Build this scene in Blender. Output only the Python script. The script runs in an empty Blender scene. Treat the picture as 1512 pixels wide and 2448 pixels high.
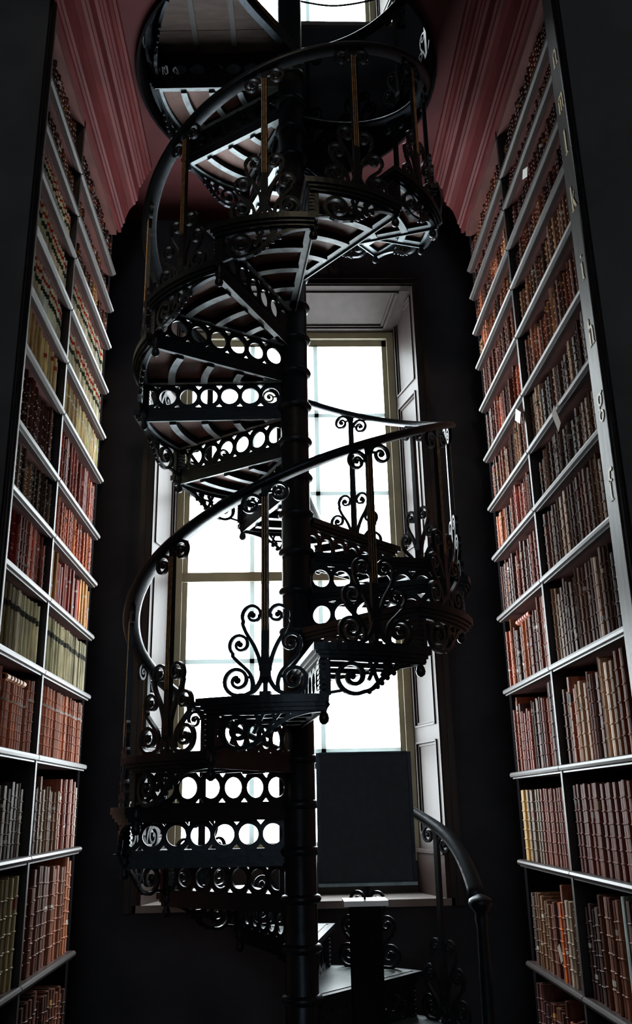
import bpy, bmesh, math, random
from mathutils import Matrix, Vector
S = bpy.context.scene
COL = S.collection
R = math.radians
sin, cos, pi = math.sin, math.cos, math.pi
rng = random.Random(7)
EYE = 1.38

# ------------------------------------------------------------------ camera
F_PX, PITCH, YAW, ROLL = 2129.25, R(18.3306), R(2.1592), R(-1.1958)
fwd = Vector((sin(YAW) * cos(PITCH), cos(YAW) * cos(PITCH), sin(PITCH)))
rt0 = Vector((cos(YAW), -sin(YAW), 0)); up0 = rt0.cross(fwd)
rt = rt0 * cos(ROLL) + up0 * sin(ROLL); up = up0 * cos(ROLL) - rt0 * sin(ROLL)
cd = bpy.data.cameras.new('camera'); cam = bpy.data.objects.new('camera', cd); COL.objects.link(cam)
cam.matrix_world = Matrix(((rt.x, up.x, -fwd.x, 0), (rt.y, up.y, -fwd.y, 0), (rt.z, up.z, -fwd.z, EYE), (0, 0, 0, 1)))
cd.sensor_fit = 'VERTICAL'; cd.sensor_height = 24; cd.lens = 24 * F_PX / 2448; cd.clip_start = .05
S.camera = cam
def px(p):                                   # projected pixel of a world point (used only to rank books by size)
    v = Vector(p) - Vector((0, 0, EYE)); d = v.dot(fwd)
    return 756 + F_PX * v.dot(rt) / d, 1224 - F_PX * v.dot(up) / d

# ------------------------------------------------------------------ light and view
w = bpy.data.worlds.new('overcast_sky'); S.world = w; w.use_nodes = True
bg = w.node_tree.nodes['Background']; bg.inputs[0].default_value = (.93, .97, 1, 1); bg.inputs[1].default_value = 18.0
def area(name, loc, rot, sx, sy, power, color, portal=False):
    l = bpy.data.lights.new(name, 'AREA'); l.shape = 'RECTANGLE'; l.size = sx; l.size_y = sy; l.energy = power; l.color = color
    o = bpy.data.objects.new(name, l); COL.objects.link(o); o.location = loc; o.rotation_euler = rot
    if portal: l.cycles.is_portal = True
    return o
area('window_portal', (.04, 6.12, EYE + 1.53), (R(-90), 0, 0), 1.6, 3.8, 1, (1, 1, 1), True)
area('gallery_portal', (.04, 6.12, EYE + 7.0), (R(-90), 0, 0), 1.6, 2.2, 1, (1, 1, 1), True)
area('added_fill_light', (0, -6.6, 3.6), (R(90), 0, 0), 2.6, 4.2, 62, (.93, .96, 1))  # added fill lamp behind the camera, lifts the dark front faces
sl_ = bpy.data.lights.new('gallery_spotlight', 'SPOT'); sl_.energy = 190; sl_.color = (1, .68, .38); sl_.spot_size = R(26); sl_.spot_blend = .6; sl_.shadow_soft_size = .12
so_ = bpy.data.objects.new('gallery_spotlight', sl_); COL.objects.link(so_); so_.location = (.3, -1.2, 7.4)
so_.rotation_euler = (Vector((.0, 3.9, 4.75)) - so_.location).to_track_quat('-Z', 'Y').to_euler()
S.view_settings.view_transform = 'Standard'; S.view_settings.look = 'None'
S.view_settings.gamma = 1; S.view_settings.use_curve_mapping = False; S.view_settings.exposure = 0.3

# ------------------------------------------------------------------ materials
def lin(c):
    return tuple(((x / 255) / 12.92 if x / 255 <= .04045 else (((x / 255) + .055) / 1.055) ** 2.4) for x in c)
def mat(name, col, rough=.5, metal=0, spec=.5, noise=0, nscale=8, bump=0, stretch=(1, 1, 1), source=None, trans=0):
    m = bpy.data.materials.new(name); m.use_nodes = True
    nt = m.node_tree; b = nt.nodes['Principled BSDF']
    b.inputs['Roughness'].default_value = rough; b.inputs['Metallic'].default_value = metal
    b.inputs['Specular IOR Level'].default_value = spec
    b.inputs['Base Color'].default_value = (*col, 1)
    base = None
    if source == 'object':
        n = nt.nodes.new('ShaderNodeObjectInfo'); base = n.outputs['Color']
    elif source == 'attribute':
        n = nt.nodes.new('ShaderNodeAttribute'); n.attribute_name = 'Col'; base = n.outputs['Color']
    if noise or bump:
        tc = nt.nodes.new('ShaderNodeTexCoord'); mp = nt.nodes.new('ShaderNodeMapping')
        mp.inputs['Scale'].default_value = stretch
        nt.links.new(tc.outputs['Object'], mp.inputs['Vector'])
        no = nt.nodes.new('ShaderNodeTexNoise'); no.inputs['Scale'].default_value = nscale; no.inputs['Detail'].default_value = 6
        nt.links.new(mp.outputs['Vector'], no.inputs['Vector'])
    if noise:
        mx = nt.nodes.new('ShaderNodeMix'); mx.data_type = 'RGBA'; mx.blend_type = 'MULTIPLY'; mx.inputs[0].default_value = 1
        rp = nt.nodes.new('ShaderNodeValToRGB')
        lo, hi = 1 - noise, 1 + noise * .6
        rp.color_ramp.elements[0].position = .3; rp.color_ramp.elements[1].position = .7
        rp.color_ramp.elements[0].color = (lo, lo, lo, 1); rp.color_ramp.elements[1].color = (hi, hi, hi, 1)
        nt.links.new(no.outputs['Fac'], rp.inputs['Fac'])
        if base is None: mx.inputs[6].default_value = (*col, 1)
        else: nt.links.new(base, mx.inputs[6])
        nt.links.new(rp.outputs['Color'], mx.inputs[7]); nt.links.new(mx.outputs[2], b.inputs['Base Color'])
    elif base is not None: nt.links.new(base, b.inputs['Base Color'])
    if bump:
        bp = nt.nodes.new('ShaderNodeBump'); bp.inputs['Strength'].default_value = bump; bp.inputs['Distance'].default_value = .01
        nt.links.new(no.outputs['Fac'], bp.inputs['Height']); nt.links.new(bp.outputs['Normal'], b.inputs['Normal'])
    if trans:
        tr = nt.nodes.new('ShaderNodeBsdfTranslucent'); tr.inputs[0].default_value = (*col, 1)
        ms = nt.nodes.new('ShaderNodeMixShader'); ms.inputs[0].default_value = trans
        out = nt.nodes['Material Output']
        nt.links.new(b.outputs[0], ms.inputs[1]); nt.links.new(tr.outputs[0], ms.inputs[2]); nt.links.new(ms.outputs[0], out.inputs[0])
    return m
IRON = mat('black_iron', (.007, .0078, .0095), .38, 0, .25, .3, 30, .15)
IRON.node_tree.nodes['Principled BSDF'].inputs['Specular Tint'].default_value = (.62, .80, 1, 1)
PLATE = mat('tread_plate', (.10, .13, .135), .35, 0, .5, .3, 14, .1)
PLINTH = mat('plinth_wood', (.035, .022, .020), .5, 0, .2, .3, 6)
STRAP = mat('grey_blue_paint', (.25, .32, .35), .45, 0, .5, .35, 25, .2)
GILT = mat('gilding', (.34, .21, .10), .45, .6, .5, .6, 60)
TREADW = mat('tread_wood', (.14, .065, .05), .55, 0, .4, .4, 9, .2, (1, 1, 1))
LANDW = mat('landing_wood', (.07, .046, .038), .6, 0, .2, .4, 7, .2, (1, 5, 1))
OAK = mat('dark_oak', (.016, .012, .012), .5, 0, .25, .35, 6, .15, (6, 6, 1))
OAKRED = mat('shelf_wood', (.085, .030, .026), .5, 0, .2, .35, 5, .12, (4, 1, 6))
NOSE = mat('polished_shelf_edge', (.040, .031, .029), .36, 0, .16, .25, 8, .05, (1, .3, 1))
BACK = mat('case_back', (.16, .075, .035), .7, 0, .15, .3, 5)
CORN = mat('cornice_wood', (.078, .015, .016), .55, 0, .07, .3, 4, .1, (4, 1, 4))
CEIL = mat('ceiling_paint', (.060, .0125, .014), .7, 0, .12, .35, 3, .1)
WALLM = mat('wall_panelling', (.036, .038, .046), .9, 0, .05, .25, 3)
REVEAL = mat('reveal_panelling', (.034, .0245, .0225), .5, 0, .2, .25, 4, .1, (4, 4, .6))
SASH = mat('sash_bloom_paint', (.55, .60, .60), .5, 0, .4, .1, 6, trans=.35)  # pale blue translucence puts the window's bloom into the bars
SASHD = mat('sash_frame_light_tint', (.30, .28, .215), .5, 0, .3, .25, 5, trans=.2)  # olive tint puts yellow light through a blind into the frame colour
SEAT = mat('window_seat_wood', (.16, .14, .13), .4, 0, .5, .3, 5, .1, (1, 6, 1))
NEAR = mat('near_end_veiled_oak', (.075, .073, .074), .85, 0, .05, .2, 3)  # oak paled so the base colour carries the veil over the blacks
MATTE = mat('matte_dark_oak', (.008, .007, .008), .95, 0, .0)
FLOORM = mat('floor_boards', (.03, .024, .02), .45, 0, .4, .3, 4, .1, (6, 1, 1))
BOARDM = mat('sign_back', (.055, .057, .066), .75, 0, .1, .1, 40)
WHITE = mat('lit_cap_white', (.75, .75, .76), .3, 0, .5)  # white stands in for window light caught on the pedestal top
PAPER = mat('page_edges', (.34, .28, .20), .8, 0, .2, .3, 40)
CARD = mat('white_card', (.75, .74, .70), .7)
LEATHER = mat('book_leather', (.1, .05, .03), .5, 0, .22, .5, 14, .2, (1, 1, .35), 'object')
LEATHERS = mat('book_leather_rows', (.1, .05, .03), .5, 0, .22, .5, 22, .2, (1, 1, .35), 'attribute')
LABELM = mat('spine_label', (.5, .5, .5), .45, 0, .5, .25, 30, 0, (1, 1, 1), 'object')
gl = bpy.data.materials.new('window_glass'); gl.use_nodes = True
nt = gl.node_tree; nt.nodes.remove(nt.nodes['Principled BSDF'])
t = nt.nodes.new('ShaderNodeBsdfTransparent'); t.inputs[0].default_value = (.96, .98, .98, 1)
g = nt.nodes.new('ShaderNodeBsdfGlossy'); g.inputs['Roughness'].default_value = .02
mxs = nt.nodes.new('ShaderNodeMixShader'); mxs.inputs[0].default_value = .05
nt.links.new(t.outputs[0], mxs.inputs[1]); nt.links.new(g.outputs[0], mxs.inputs[2]); nt.links.new(mxs.outputs[0], nt.nodes['Material Output'].inputs[0])

# ------------------------------------------------------------------ mesh helpers
class MB:
    def __init__(s): s.v = []; s.f = []
    def add(s, vs, fs):
        k = len(s.v); s.v += [tuple(p) for p in vs]; s.f += [tuple(i + k for i in q) for q in fs]; return s
    def box(s, x0, x1, y0, y1, z0, z1):
        return s.add([(x0, y0, z0), (x1, y0, z0), (x1, y1, z0), (x0, y1, z0), (x0, y0, z1), (x1, y0, z1), (x1, y1, z1), (x0, y1, z1)],
                     [(3, 2, 1, 0), (4, 5, 6, 7), (0, 1, 5, 4), (1, 2, 6, 5), (2, 3, 7, 6), (3, 0, 4, 7)])
    def prism(s, poly, z0, z1, g=None):      # polygon counter-clockwise in xy, g maps (x,y,z)
        n = len(poly); g = g or (lambda x, y, z: (x, y, z))
        return s.add([g(x, y, z0) for x, y in poly] + [g(x, y, z1) for x, y in poly],
                     [tuple(range(n - 1, -1, -1)), tuple(range(n, 2 * n))] + [(i, (i + 1) % n, n + (i + 1) % n, n + i) for i in range(n)])
    def sector(s, r0, r1, a0, a1, z0, z1, n=8):
        for i in range(n):
            b0 = a0 + (a1 - a0) * i / n; b1 = a0 + (a1 - a0) * (i + 1) / n
            k = len(s.v)
            P = [(r0 * cos(b0), r0 * sin(b0)), (r1 * cos(b0), r1 * sin(b0)), (r1 * cos(b1), r1 * sin(b1)), (r0 * cos(b1), r0 * sin(b1))]
            fs = [(3, 2, 1, 0), (4, 5, 6, 7), (1, 2, 6, 5), (3, 0, 4, 7)]
            if i == 0: fs.append((0, 1, 5, 4))
            if i == n - 1: fs.append((2, 3, 7, 6))
            s.add([(x, y, z0) for x, y in P] + [(x, y, z1) for x, y in P], fs)
        return s
    def lathe(s, prof, n=12, c=(0, 0), cap=True):
        k = len(s.v); m = len(prof)
        for r, z in prof:
            for i in range(n):
                a = 2 * pi * i / n; s.v.append((c[0] + r * cos(a), c[1] + r * sin(a), z))
        for j in range(m - 1):
            for i in range(n):
                i2 = (i + 1) % n; s.f.append((k + j * n + i, k + j * n + i2, k + (j + 1) * n + i2, k + (j + 1) * n + i))
        if cap:
            s.f.append(tuple(k + i for i in range(n - 1, -1, -1))); s.f.append(tuple(k + (m - 1) * n + i for i in range(n)))
        return s
    def ribbon(s, pts, a, b, g, taper=None):  # flat bar along a 2D path, half width a in plane, half depth b out of plane
        n = len(pts); k = len(s.v)
        for i, (u, v) in enumerate(pts):
            u0, v0 = pts[max(0, i - 1)]; u1, v1 = pts[min(n - 1, i + 1)]
            du, dv = u1 - u0, v1 - v0; L = math.hypot(du, dv) or 1; nu, nv = -dv / L, du / L
            q = a * (taper(i / (n - 1)) if taper else 1)
            for e, d in ((1, b), (1, -b), (-1, -b), (-1, b)): s.v.append(g(u + nu * q * e, v + nv * q * e, d))
        for i in range(n - 1):
            for j in range(4):
                j2 = (j + 1) % 4; s.f.append((k + i * 4 + j, k + i * 4 + j2, k + i * 4 + 4 + j2, k + i * 4 + 4 + j))
        s.f.append((k + 3, k + 2, k + 1, k)); e = k + 4 * (n - 1); s.f.append((e, e + 1, e + 2, e + 3)); return s
    def tube(s, pts, r, n=6):
        k = len(s.v); m = len(pts)
        for i, p in enumerate(pts):
            p = Vector(p); d = (Vector(pts[min(m - 1, i + 1)]) - Vector(pts[max(0, i - 1)])).normalized()
            x = d.cross(Vector((0, 0, 1))); x = x.normalized() if x.length > 1e-3 else Vector((1, 0, 0)); y = x.cross(d)
            for j in range(n):
                a = 2 * pi * j / n; s.v.append(tuple(p + x * r * cos(a) + y * r * sin(a)))
        for i in range(m - 1):
            for j in range(n):
                j2 = (j + 1) % n; s.f.append((k + i * n + j, k + i * n + j2, k + (i + 1) * n + j2, k + (i + 1) * n + j))
        s.f.append(tuple(k + i for i in range(n - 1, -1, -1))); s.f.append(tuple(k + (m - 1) * n + i for i in range(n))); return s
    def ball(s, c, r, g=None):
        vs = []; g = g or (lambda *q: q)
        for j in range(1, 4):
            for i in range(6):
                a = 2 * pi * i / 6; t = pi * j / 4; vs.append(g(c[0] + r * sin(t) * cos(a), c[1] + r * cos(t), c[2] + r * sin(t) * sin(a)))
        vs += [g(c[0], c[1] + r, c[2]), g(c[0], c[1] - r, c[2])]
        fs = [(j * 6 + i, j * 6 + (i + 1) % 6, j * 6 + 6 + (i + 1) % 6, j * 6 + 6 + i) for j in range(2) for i in range(6)]
        fs += [(18, (i + 1) % 6, i) for i in range(6)] + [(19, 12 + i, 12 + (i + 1) % 6) for i in range(6)]
        return s.add(vs, fs)
    def mesh(s, name, m, smooth=False):
        me = bpy.data.meshes.new(name); me.from_pydata(s.v, [], s.f)
        bm = bmesh.new(); bm.from_mesh(me); bmesh.ops.recalc_face_normals(bm, faces=bm.faces); bm.to_mesh(me); bm.free()
        me.materials.append(m)
        if smooth: me.polygons.foreach_set('use_smooth', [True] * len(me.polygons))
        return me
def put(name, me, parent=None, loc=(0, 0, 0), rz=0, label=None):
    o = bpy.data.objects.new(name, me); COL.objects.link(o); o.parent = parent; o.location = loc; o.rotation_euler = (0, 0, rz)
    if label: o['label'] = label
    return o
def tag(o, label, cat, group=None):
    o['label'] = label; o['category'] = cat
    if group: o['group'] = group
    return o
def struct(name, me, parent=None):
    o = put(name, me, parent)
    if parent is None: o['kind'] = 'structure'
    return o
def plate(name, outline, holes, th, m):      # flat plate with real holes, in xy, thickness along z
    cu = bpy.data.curves.new(name, 'CURVE'); cu.dimensions = '2D'; cu.fill_mode = 'BOTH'; cu.extrude = th / 2
    for pl in [outline] + holes:
        sp = cu.splines.new('POLY'); sp.points.add(len(pl) - 1); sp.use_cyclic_u = True
        for i, (x, y) in enumerate(pl): sp.points[i].co = (x, y, 0, 1)
    o = bpy.data.objects.new(name, cu); COL.objects.link(o)
    me = bpy.data.meshes.new_from_object(o.evaluated_get(bpy.context.evaluated_depsgraph_get()))
    bpy.data.objects.remove(o); bpy.data.curves.remove(cu)
    me.name = name; me.materials.clear(); me.materials.append(m); return me
def circ(cx, cy, r, n=20, ry=None): return [(cx + r * cos(2 * pi * i / n), cy + (ry or r) * sin(2 * pi * i / n)) for i in range(n)]
def smooth_path(P, k=6):
    out = []
    for i in range(len(P) - 1):
        p0 = P[max(0, i - 1)]; p1 = P[i]; p2 = P[i + 1]; p3 = P[min(len(P) - 1, i + 2)]
        for j in range(k):
            t = j / k
            out.append(tuple(.5 * (2 * p1[d] + (p2[d] - p0[d]) * t + (2 * p0[d] - 5 * p1[d] + 4 * p2[d] - p3[d]) * t * t + (3 * p1[d] - p0[d] - 3 * p2[d] + p3[d]) * t ** 3) for d in range(len(p1))))
    return out + [P[-1]]
def spiral(c, r0, r1, a0, a1, n=28):
    return [(c[0] + (r0 + (r1 - r0) * i / n) * cos(R(a0 + (a1 - a0) * i / n)), c[1] + (r0 + (r1 - r0) * i / n) * sin(R(a0 + (a1 - a0) * i / n))) for i in range(n + 1)]

# ------------------------------------------------------------------ the room shell
WL, WR, DW, DG = 1.072, 1.213, 5.6, 6.0        # bookcase faces, back wall, glass plane
ZC, ZG = EYE + 4.14, 5.8                         # alcove ceiling, gallery floor
OX0, OX1, GX0, GX1 = -.87, .95, -.705, .785      # window opening and glass
ZS, ZB, ZT, ZO = EYE - .515, EYE - .28, EYE + 3.36, EYE + 3.58
AX, AY = .060, 4.32                              # stair axis
struct('floor', MB().box(-6, 6, -7, 6.3, -.1, 0).mesh('floor', FLOORM))
b = MB()
b.box(-2.6, OX0, DW, 6.1, 0, 9.5).box(OX1, 2.6, DW, 6.1, 0, 9.5).box(OX0, OX1, DW, 6.1, 0, ZS - .04)
GW0, GW1 = EYE + 6.02, EYE + 8.0
b.box(OX0, OX1, DW, 6.1, ZO, GW0).box(OX0, OX1, DW, 6.1, GW1, 9.5)
struct('wall_back', b.mesh('wall_back', WALLM))
struct('wall_left', MB().box(-WL - .5, -WL - .36, 5.012, DW, 0, ZC).mesh('wall_left', WALLM))
struct('wall_right', MB().box(WR + .36, WR + .5, 5.012, DW, 0, ZC).mesh('wall_right', WALLM))
b = MB().box(-2.6, -1.3, 3.0, DW, 5.8, 9.5).box(1.4, 2.6, 3.0, DW, 5.8, 9.5)
struct('trim_1', b.mesh('gallery_sides', OAK))
# the long room behind the camera
struct('wall_front', MB().box(-6, -1.4, -7.1, -6.9, 0, 12).box(1.4, 6, -7.1, -6.9, 0, 12).box(-1.4, 1.4, -7.1, -6.9, 0, 1.4).box(-1.4, 1.4, -7.1, -6.9, 5.8, 12).mesh('wall_front', WALLM))
struct('added_window_2', MB().box(-1.4, 1.4, -7.12, -7.08, 1.4, 5.8).mesh('added_window', SASH))  # unseen window added as a housing for the fill lamp
struct('trim_2', MB().box(-6.1, -6, -7, 6.3, 0, 12).box(6, 6.1, -7, 6.3, 0, 12).box(-6.1, 6.1, -7, 6.3, 12, 12.1).box(-6, -2.6, 6.1, 6.3, 0, 12).box(2.6, 6, 6.1, 6.3, 0, 12).box(-2.6, 2.6, 6.1, 6.3, 9.4, 12).box(-2.6, 2.6, 3.0, 6.1, 9.5, 9.6).mesh('long_room_shell', WALLM))
# ceiling of the alcove with the round stair well
ce = plate('ceiling', [(-2.6, 2.9), (2.6, 2.9), (2.6, DW), (-2.6, DW)], [circ(.04, 4.27, .885, 64)], ZG - ZC, CEIL)
o = struct('ceiling', ce); o.location = (0, 0, (ZC + ZG) / 2)
rim = MB().sector(.875, .89, 0, 2 * pi, ZC - .025, ZG + .01, 64).mesh('well_rim', MATTE)
put('well_rim', rim, o, (.04, 4.27, -(ZC + ZG) / 2), 0, 'dark iron rim lining the round stair well')
def cornice(name, side, W):
    prof = [(0, 3.60), (.02, 3.60), (.02, 3.635), (.03, 3.645), (.03, 3.665), (.042, 3.675), (.042, 3.70), (.05, 3.73), (.065, 3.775), (.09, 3.81), (.105, 3.82), (.105, 3.84), (.118, 3.85), (.118, 3.87), (.122, 3.95), (.138, 3.96), (.138, 3.98), (.15, 3.99), (.15, 4.01), (.163, 4.02), (.17, 4.05), (.185, 4.065), (.185, 4.085), (.2, 4.095), (.2, 4.14), (0, 4.14)]
    m = MB(); n = len(prof); vs = []
    for y in (2.9, 5.0):
        vs += [(side * (W - p), y, EYE + z) for p, z in prof]
    m.add(vs, [(i, (i + 1) % n, n + (i + 1) % n, n + i) for i in range(n)] + [tuple(range(n)), tuple(range(2 * n - 1, n - 1, -1))])
    struct(name, m.mesh(name, CORN))
cornice('trim_3', -1, WL); cornice('trim_4', 1, WR)

# ------------------------------------------------------------------ window with splayed panelled reveals
def face_panel(P, Q, z0, z1, m, name, parent, nin):   # a raised frame and recessed panel on the vertical plane P->Q (xy points)
    P = Vector(P); Q = Vector(Q); d = (Q - P); L = d.length; d.normalize(); n = Vector(nin).normalized()
    g = lambda u, v, wv: (P.x + d.x * u + n.x * wv, P.y + d.y * u + n.y * wv, v)
    f = MB(); f.prism([(0, z0), (L, z0), (L, z1), (0, z1)], -.03, 0, g); return f, g, L
def window(name, gx0, gx1, ox0, ox1, zs, zb, zt, zo, rows, cols, rail_z, glass_parts=True):
    fr = MB()
    fw = .05
    fr.box(gx0 - .06, gx0, DG - .03, DG + .09, zb - .05, zt + .06).box(gx1, gx1 + .06, DG - .03, DG + .09, zb - .05, zt + .06)
    fr.box(gx0, gx1, DG - .03, DG + .09, zt, zt + .06).box(gx0, gx1, DG - .03, DG + .09, zb - .05, zb)
    win = struct(name, fr.mesh('window_frame', SASHD))
    st = MB().box(gx0, gx0 + .035, DG + .005, DG + .05, zb, zt).box(gx1 - .035, gx1, DG + .005, DG + .05, zb, zt).box(gx0, gx1, DG + .005, DG + .05, zt - .05, zt).box(gx0, gx1, DG + .005, DG + .05, zb, zb + .07)
    put('sash', st.mesh('sash', SASHD), win)
    if rail_z:
        put('meeting_rail', MB().box(gx0, gx1, DG - .02, DG + .06, rail_z - .035, rail_z + .03).mesh('meeting_rail', SASHD), win)
    bw = .05
    hb = lambda z: [(DG + .005, z - .015), (DG + .05, z - bw / 2), (DG + .05, z + bw / 2), (DG + .005, z + .015)]
    for z in rows:
        if rail_z and abs(z - rail_z) < .02: continue
        put('glazing_bar', MB().prism(hb(z), gx0 + .03, gx1 - .03, lambda y, zz, x: (x, y, zz)).mesh('glazing_bar', SASH), win)
    for x in cols:
        put('glazing_bar', MB().prism([(x - .015, DG + .005), (x + .015, DG + .005), (x + bw / 2, DG + .05), (x - bw / 2, DG + .05)], zb + .05, zt - .04).mesh('glazing_bar', SASH), win)
    xs = [gx0] + list(cols) + [gx1]; zz = [zb] + list(rows) + [zt]
    for i in range(len(xs) - 1):
        for j in range(len(zz) - 1):
            put('pane', MB().box(xs[i], xs[i + 1], DG + .028, DG + .032, zz[j], zz[j + 1]).mesh('pane', gl), win)
    # reveals
    for sd, xo, xg in ((-1, ox0, gx0 - .06), (1, ox1, gx1 + .06)):
        P = (xo, DW - .02); Q = (xg, DG - .02); nrm = Vector((-sd * (DG - DW), -(abs(xo - xg)) * 1.0, 0))
        nrm = Vector((-sd * .4, -abs(xo - xg), 0))
        base, gg, L = face_panel((*P, 0), (*Q, 0), zs, zo, REVEAL, 'reveal', win, nrm)
        rv = put('reveal_panel', base.mesh('reveal', REVEAL), win)
        zr = [zs + .24, zs + .30, EYE + .43 if rail_z else zs + .9, (EYE + 1.62) if rail_z else None, (EYE + 2.80) if rail_z else None, zo - .02]
        zr = [q for q in zr if q]
        m = MB()
        m.prism([(0, zs), (.045, zs), (.045, zo), (0, zo)], 0, .012, gg).prism([(L - .045, zs), (L, zs), (L, zo), (L - .045, zo)], 0, .012, gg)
        for z in zr[1:]:
            m.prism([(.045, z - .045), (L - .045, z - .045), (L - .045, z + .045), (.045, z + .045)], 0, .012, gg)
        put('panel_moulding', m.mesh('rails', REVEAL), rv)
        for a, c in zip(zr[1:-1], zr[2:]):
            m = MB()
            e = .012
            for q, h in ((.045, .02), (.062, .008)):
                u0, u1, v0, v1 = q, L - q, a + q, c - q
                m.prism([(u0, v0), (u0 + e, v0), (u0 + e, v1), (u0, v1)], 0, h, gg).prism([(u1 - e, v0), (u1, v0), (u1, v1), (u1 - e, v1)], 0, h, gg)
                m.prism([(u0, v0), (u1, v0), (u1, v0 + e), (u0, v0 + e)], 0, h, gg).prism([(u0, v1 - e), (u1, v1 - e), (u1, v1), (u0, v1)], 0, h, gg)
            put('panel_moulding', m.mesh('bead', REVEAL), rv)
        m = MB().prism([(-.004, zs), (L + .0, zs), (L + .0, zs + .235), (-.004, zs + .235)], 0, .03, gg).prism([(-.004, zs + .235), (L, zs + .235), (L, zs + .26), (-.004, zs + .26)], 0, .042, gg)
        put('plinth_block', m.mesh('plinth', PLINTH), rv)
    # soffit
    so = MB(); lx0, lx1 = ox0, ox1; hx0, hx1 = gx0 - .06, gx1 + .06
    sl = MB().add([(lx0, DW - .02, zo), (lx1, DW - .02, zo), (hx1, DG - .02, zt + .06), (hx0, DG - .02, zt + .06), (lx0, DW - .02, zo + .05), (lx1, DW - .02, zo + .05), (hx1, DG - .02, zt + .11), (hx0, DG - .02, zt + .11)],
                  [(3, 2, 1, 0), (4, 5, 6, 7), (0, 1, 5, 4), (1, 2, 6, 5), (2, 3, 7, 6), (3, 0, 4, 7)])
    sp = put('soffit_panel', sl.mesh('soffit', REVEAL), win)
    m = MB()
    def sg(u, v, hh):                            # u 0..1 across, v 0..1 depth
        y = DW - .02 + (DG - DW) * v; z = zo + (zt + .06 - zo) * v
        x0 = lx0 + (hx0 - lx0) * v; x1 = lx1 + (hx1 - lx1) * v
        return (x0 + (x1 - x0) * u, y, z - hh)
    for q, e, h in ((0, .05, .012), (.05, .012, .024), (.065, .01, .012)):
        qv = q * 2.2; ev = e * 2.2
        m.prism([(q, qv), (q + e, qv), (q + e, 1 - qv), (q, 1 - qv)], 0, h, sg).prism([(1 - q - e, qv), (1 - q, qv), (1 - q, 1 - qv), (1 - q - e, 1 - qv)], 0, h, sg)
        m.prism([(q, qv), (1 - q, qv), (1 - q, qv + ev), (q, qv + ev)], 0, h, sg).prism([(q, 1 - qv - ev), (1 - q, 1 - qv - ev), (1 - q, 1 - qv), (q, 1 - qv)], 0, h, sg)
    put('panel_moulding', m.mesh('soffit_rails', REVEAL), sp)
    # architrave on the wall
    a = MB()
    for q, h in ((0, .03), (.035, .045)):
        a.box(ox0 - q - .035, ox0 - q, DW - h, DW, zs - .04, zo + q + .035).box(ox1 + q, ox1 + q + .035, DW - h, DW, zs - .04, zo + q + .035)
        a.box(ox0 - q, ox1 + q, DW - h, DW, zo + q, zo + q + .035)
    put('architrave', a.mesh('architrave', OAK), win)
    s = MB().box(ox0 - .02, ox1 + .02, DW - .03, DG + .05, zs - .04, zs)
    put('window_seat', s.mesh('seat', SEAT), win)
    if zb - .05 > zs:
        put('apron_panel', MB().box(gx0 - .06, gx1 + .06, DG - .01, DG + .08, zs, zb - .045).mesh('apron', OAK), win)
    return win
window('window_1', GX0, GX1, OX0, OX1, ZS, ZB, ZT, ZO, [EYE + .345, EYE + .94, EYE + 1.52, EYE + 2.13, EYE + 2.74], [-.225, .245], EYE + 1.52)
window('window_3', GX0, GX1, OX0, OX1, GW0, EYE + 6.12, EYE + 7.8, GW1, [EYE + 6.30, EYE + 6.9], [-.225, .245], None)

# ------------------------------------------------------------------ spiral staircase
H, DT = .2, 2 * pi / 11
TH0, Z0, RO = R(243.6), EYE + .4134, .82
N0, N1 = -8, 19
stair = bpy.data.objects.new('spiral_staircase', None); COL.objects.link(stair); stair.location = (AX, AY, 0)
tag(stair, 'black cast iron spiral staircase with pierced risers standing before the tall window', 'staircase')
col = MB().lathe([(.12, 0), (.12, .05), (.095, .08), (.073, .12), (.073, 6.9), (.05, 6.93), (.03, 6.98)], 28).mesh('column', IRON, True)
put('newel_column', col, stair)
ringm = MB().lathe([(.073, -.02), (.086, -.014), (.092, 0), (.086, .014), (.073, .02)], 24, cap=False).mesh('collar', IRON, True)
# meshes shared by every step (local: riser on +x, climbing counter-clockwise, z = 0 on the tread top)
fm = MB()
fm.prism([(.07, -.018), (RO - .01, -.018), (RO - .01, .03), (.07, .03)], -.052, -.026)
ca, sa = cos(DT), sin(DT)
rot = lambda x, y: (x * ca - y * sa, x * sa + y * ca)
fm.prism([rot(.08, -.034), rot(RO - .01, -.034), rot(RO - .01, 0), rot(.08, 0)], -.05, -.026)
fm.prism([rot(.08, 0), rot(RO, 0), rot(RO, .006), rot(.08, .006)], -.062, .001)
fm.sector(.07, .17, 0, DT, -.05, -.024, 5)
for r in (.31, .48, .65): fm.sector(r - .018, r + .018, .04 / r, DT - .03 / r, -.068, -.026, 8)
fm.sector(RO - .04, RO, 0, DT, -.05, -.024, 10)
fm.prism([(.07, -.004), (RO - .012, -.004), (RO - .012, .008), (.07, .008)], -.2, -.185)
STEPM = fm.mesh('step_frame', STRAP)
STEPM.materials.append(IRON)
for p_ in STEPM.polygons:
    if p_.normal.z > -.5: p_.material_index = 1
PAN = []
for r0, r1 in ((.09, .31), (.31, .48), (.48, .65), (.65, RO - .01)):
    p = MB().sector(r0 + .001, r1 - .001, -.012 / max(r0, .2), DT, -.0265, 0, 8); PAN.append(p.mesh('wood_panel', TREADW))
bolt = MB()
for r in (.23, .395, .565, .735): bolt.lathe([(.009, -.062), (.009, -.05)], 6, (r, .006))
for r in (.31, .48, .65):
    a = DT * .5; bolt.lathe([(.007, -.055), (.007, -.048)], 6, (r * cos(a), r * sin(a)))
BOLTM = bolt.mesh('bolts', IRON)
PLTM = MB().sector(.085, RO - .002, -.0, DT, .0005, .0035, 10).mesh('tread_plate', PLATE)
nm = MB()
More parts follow.
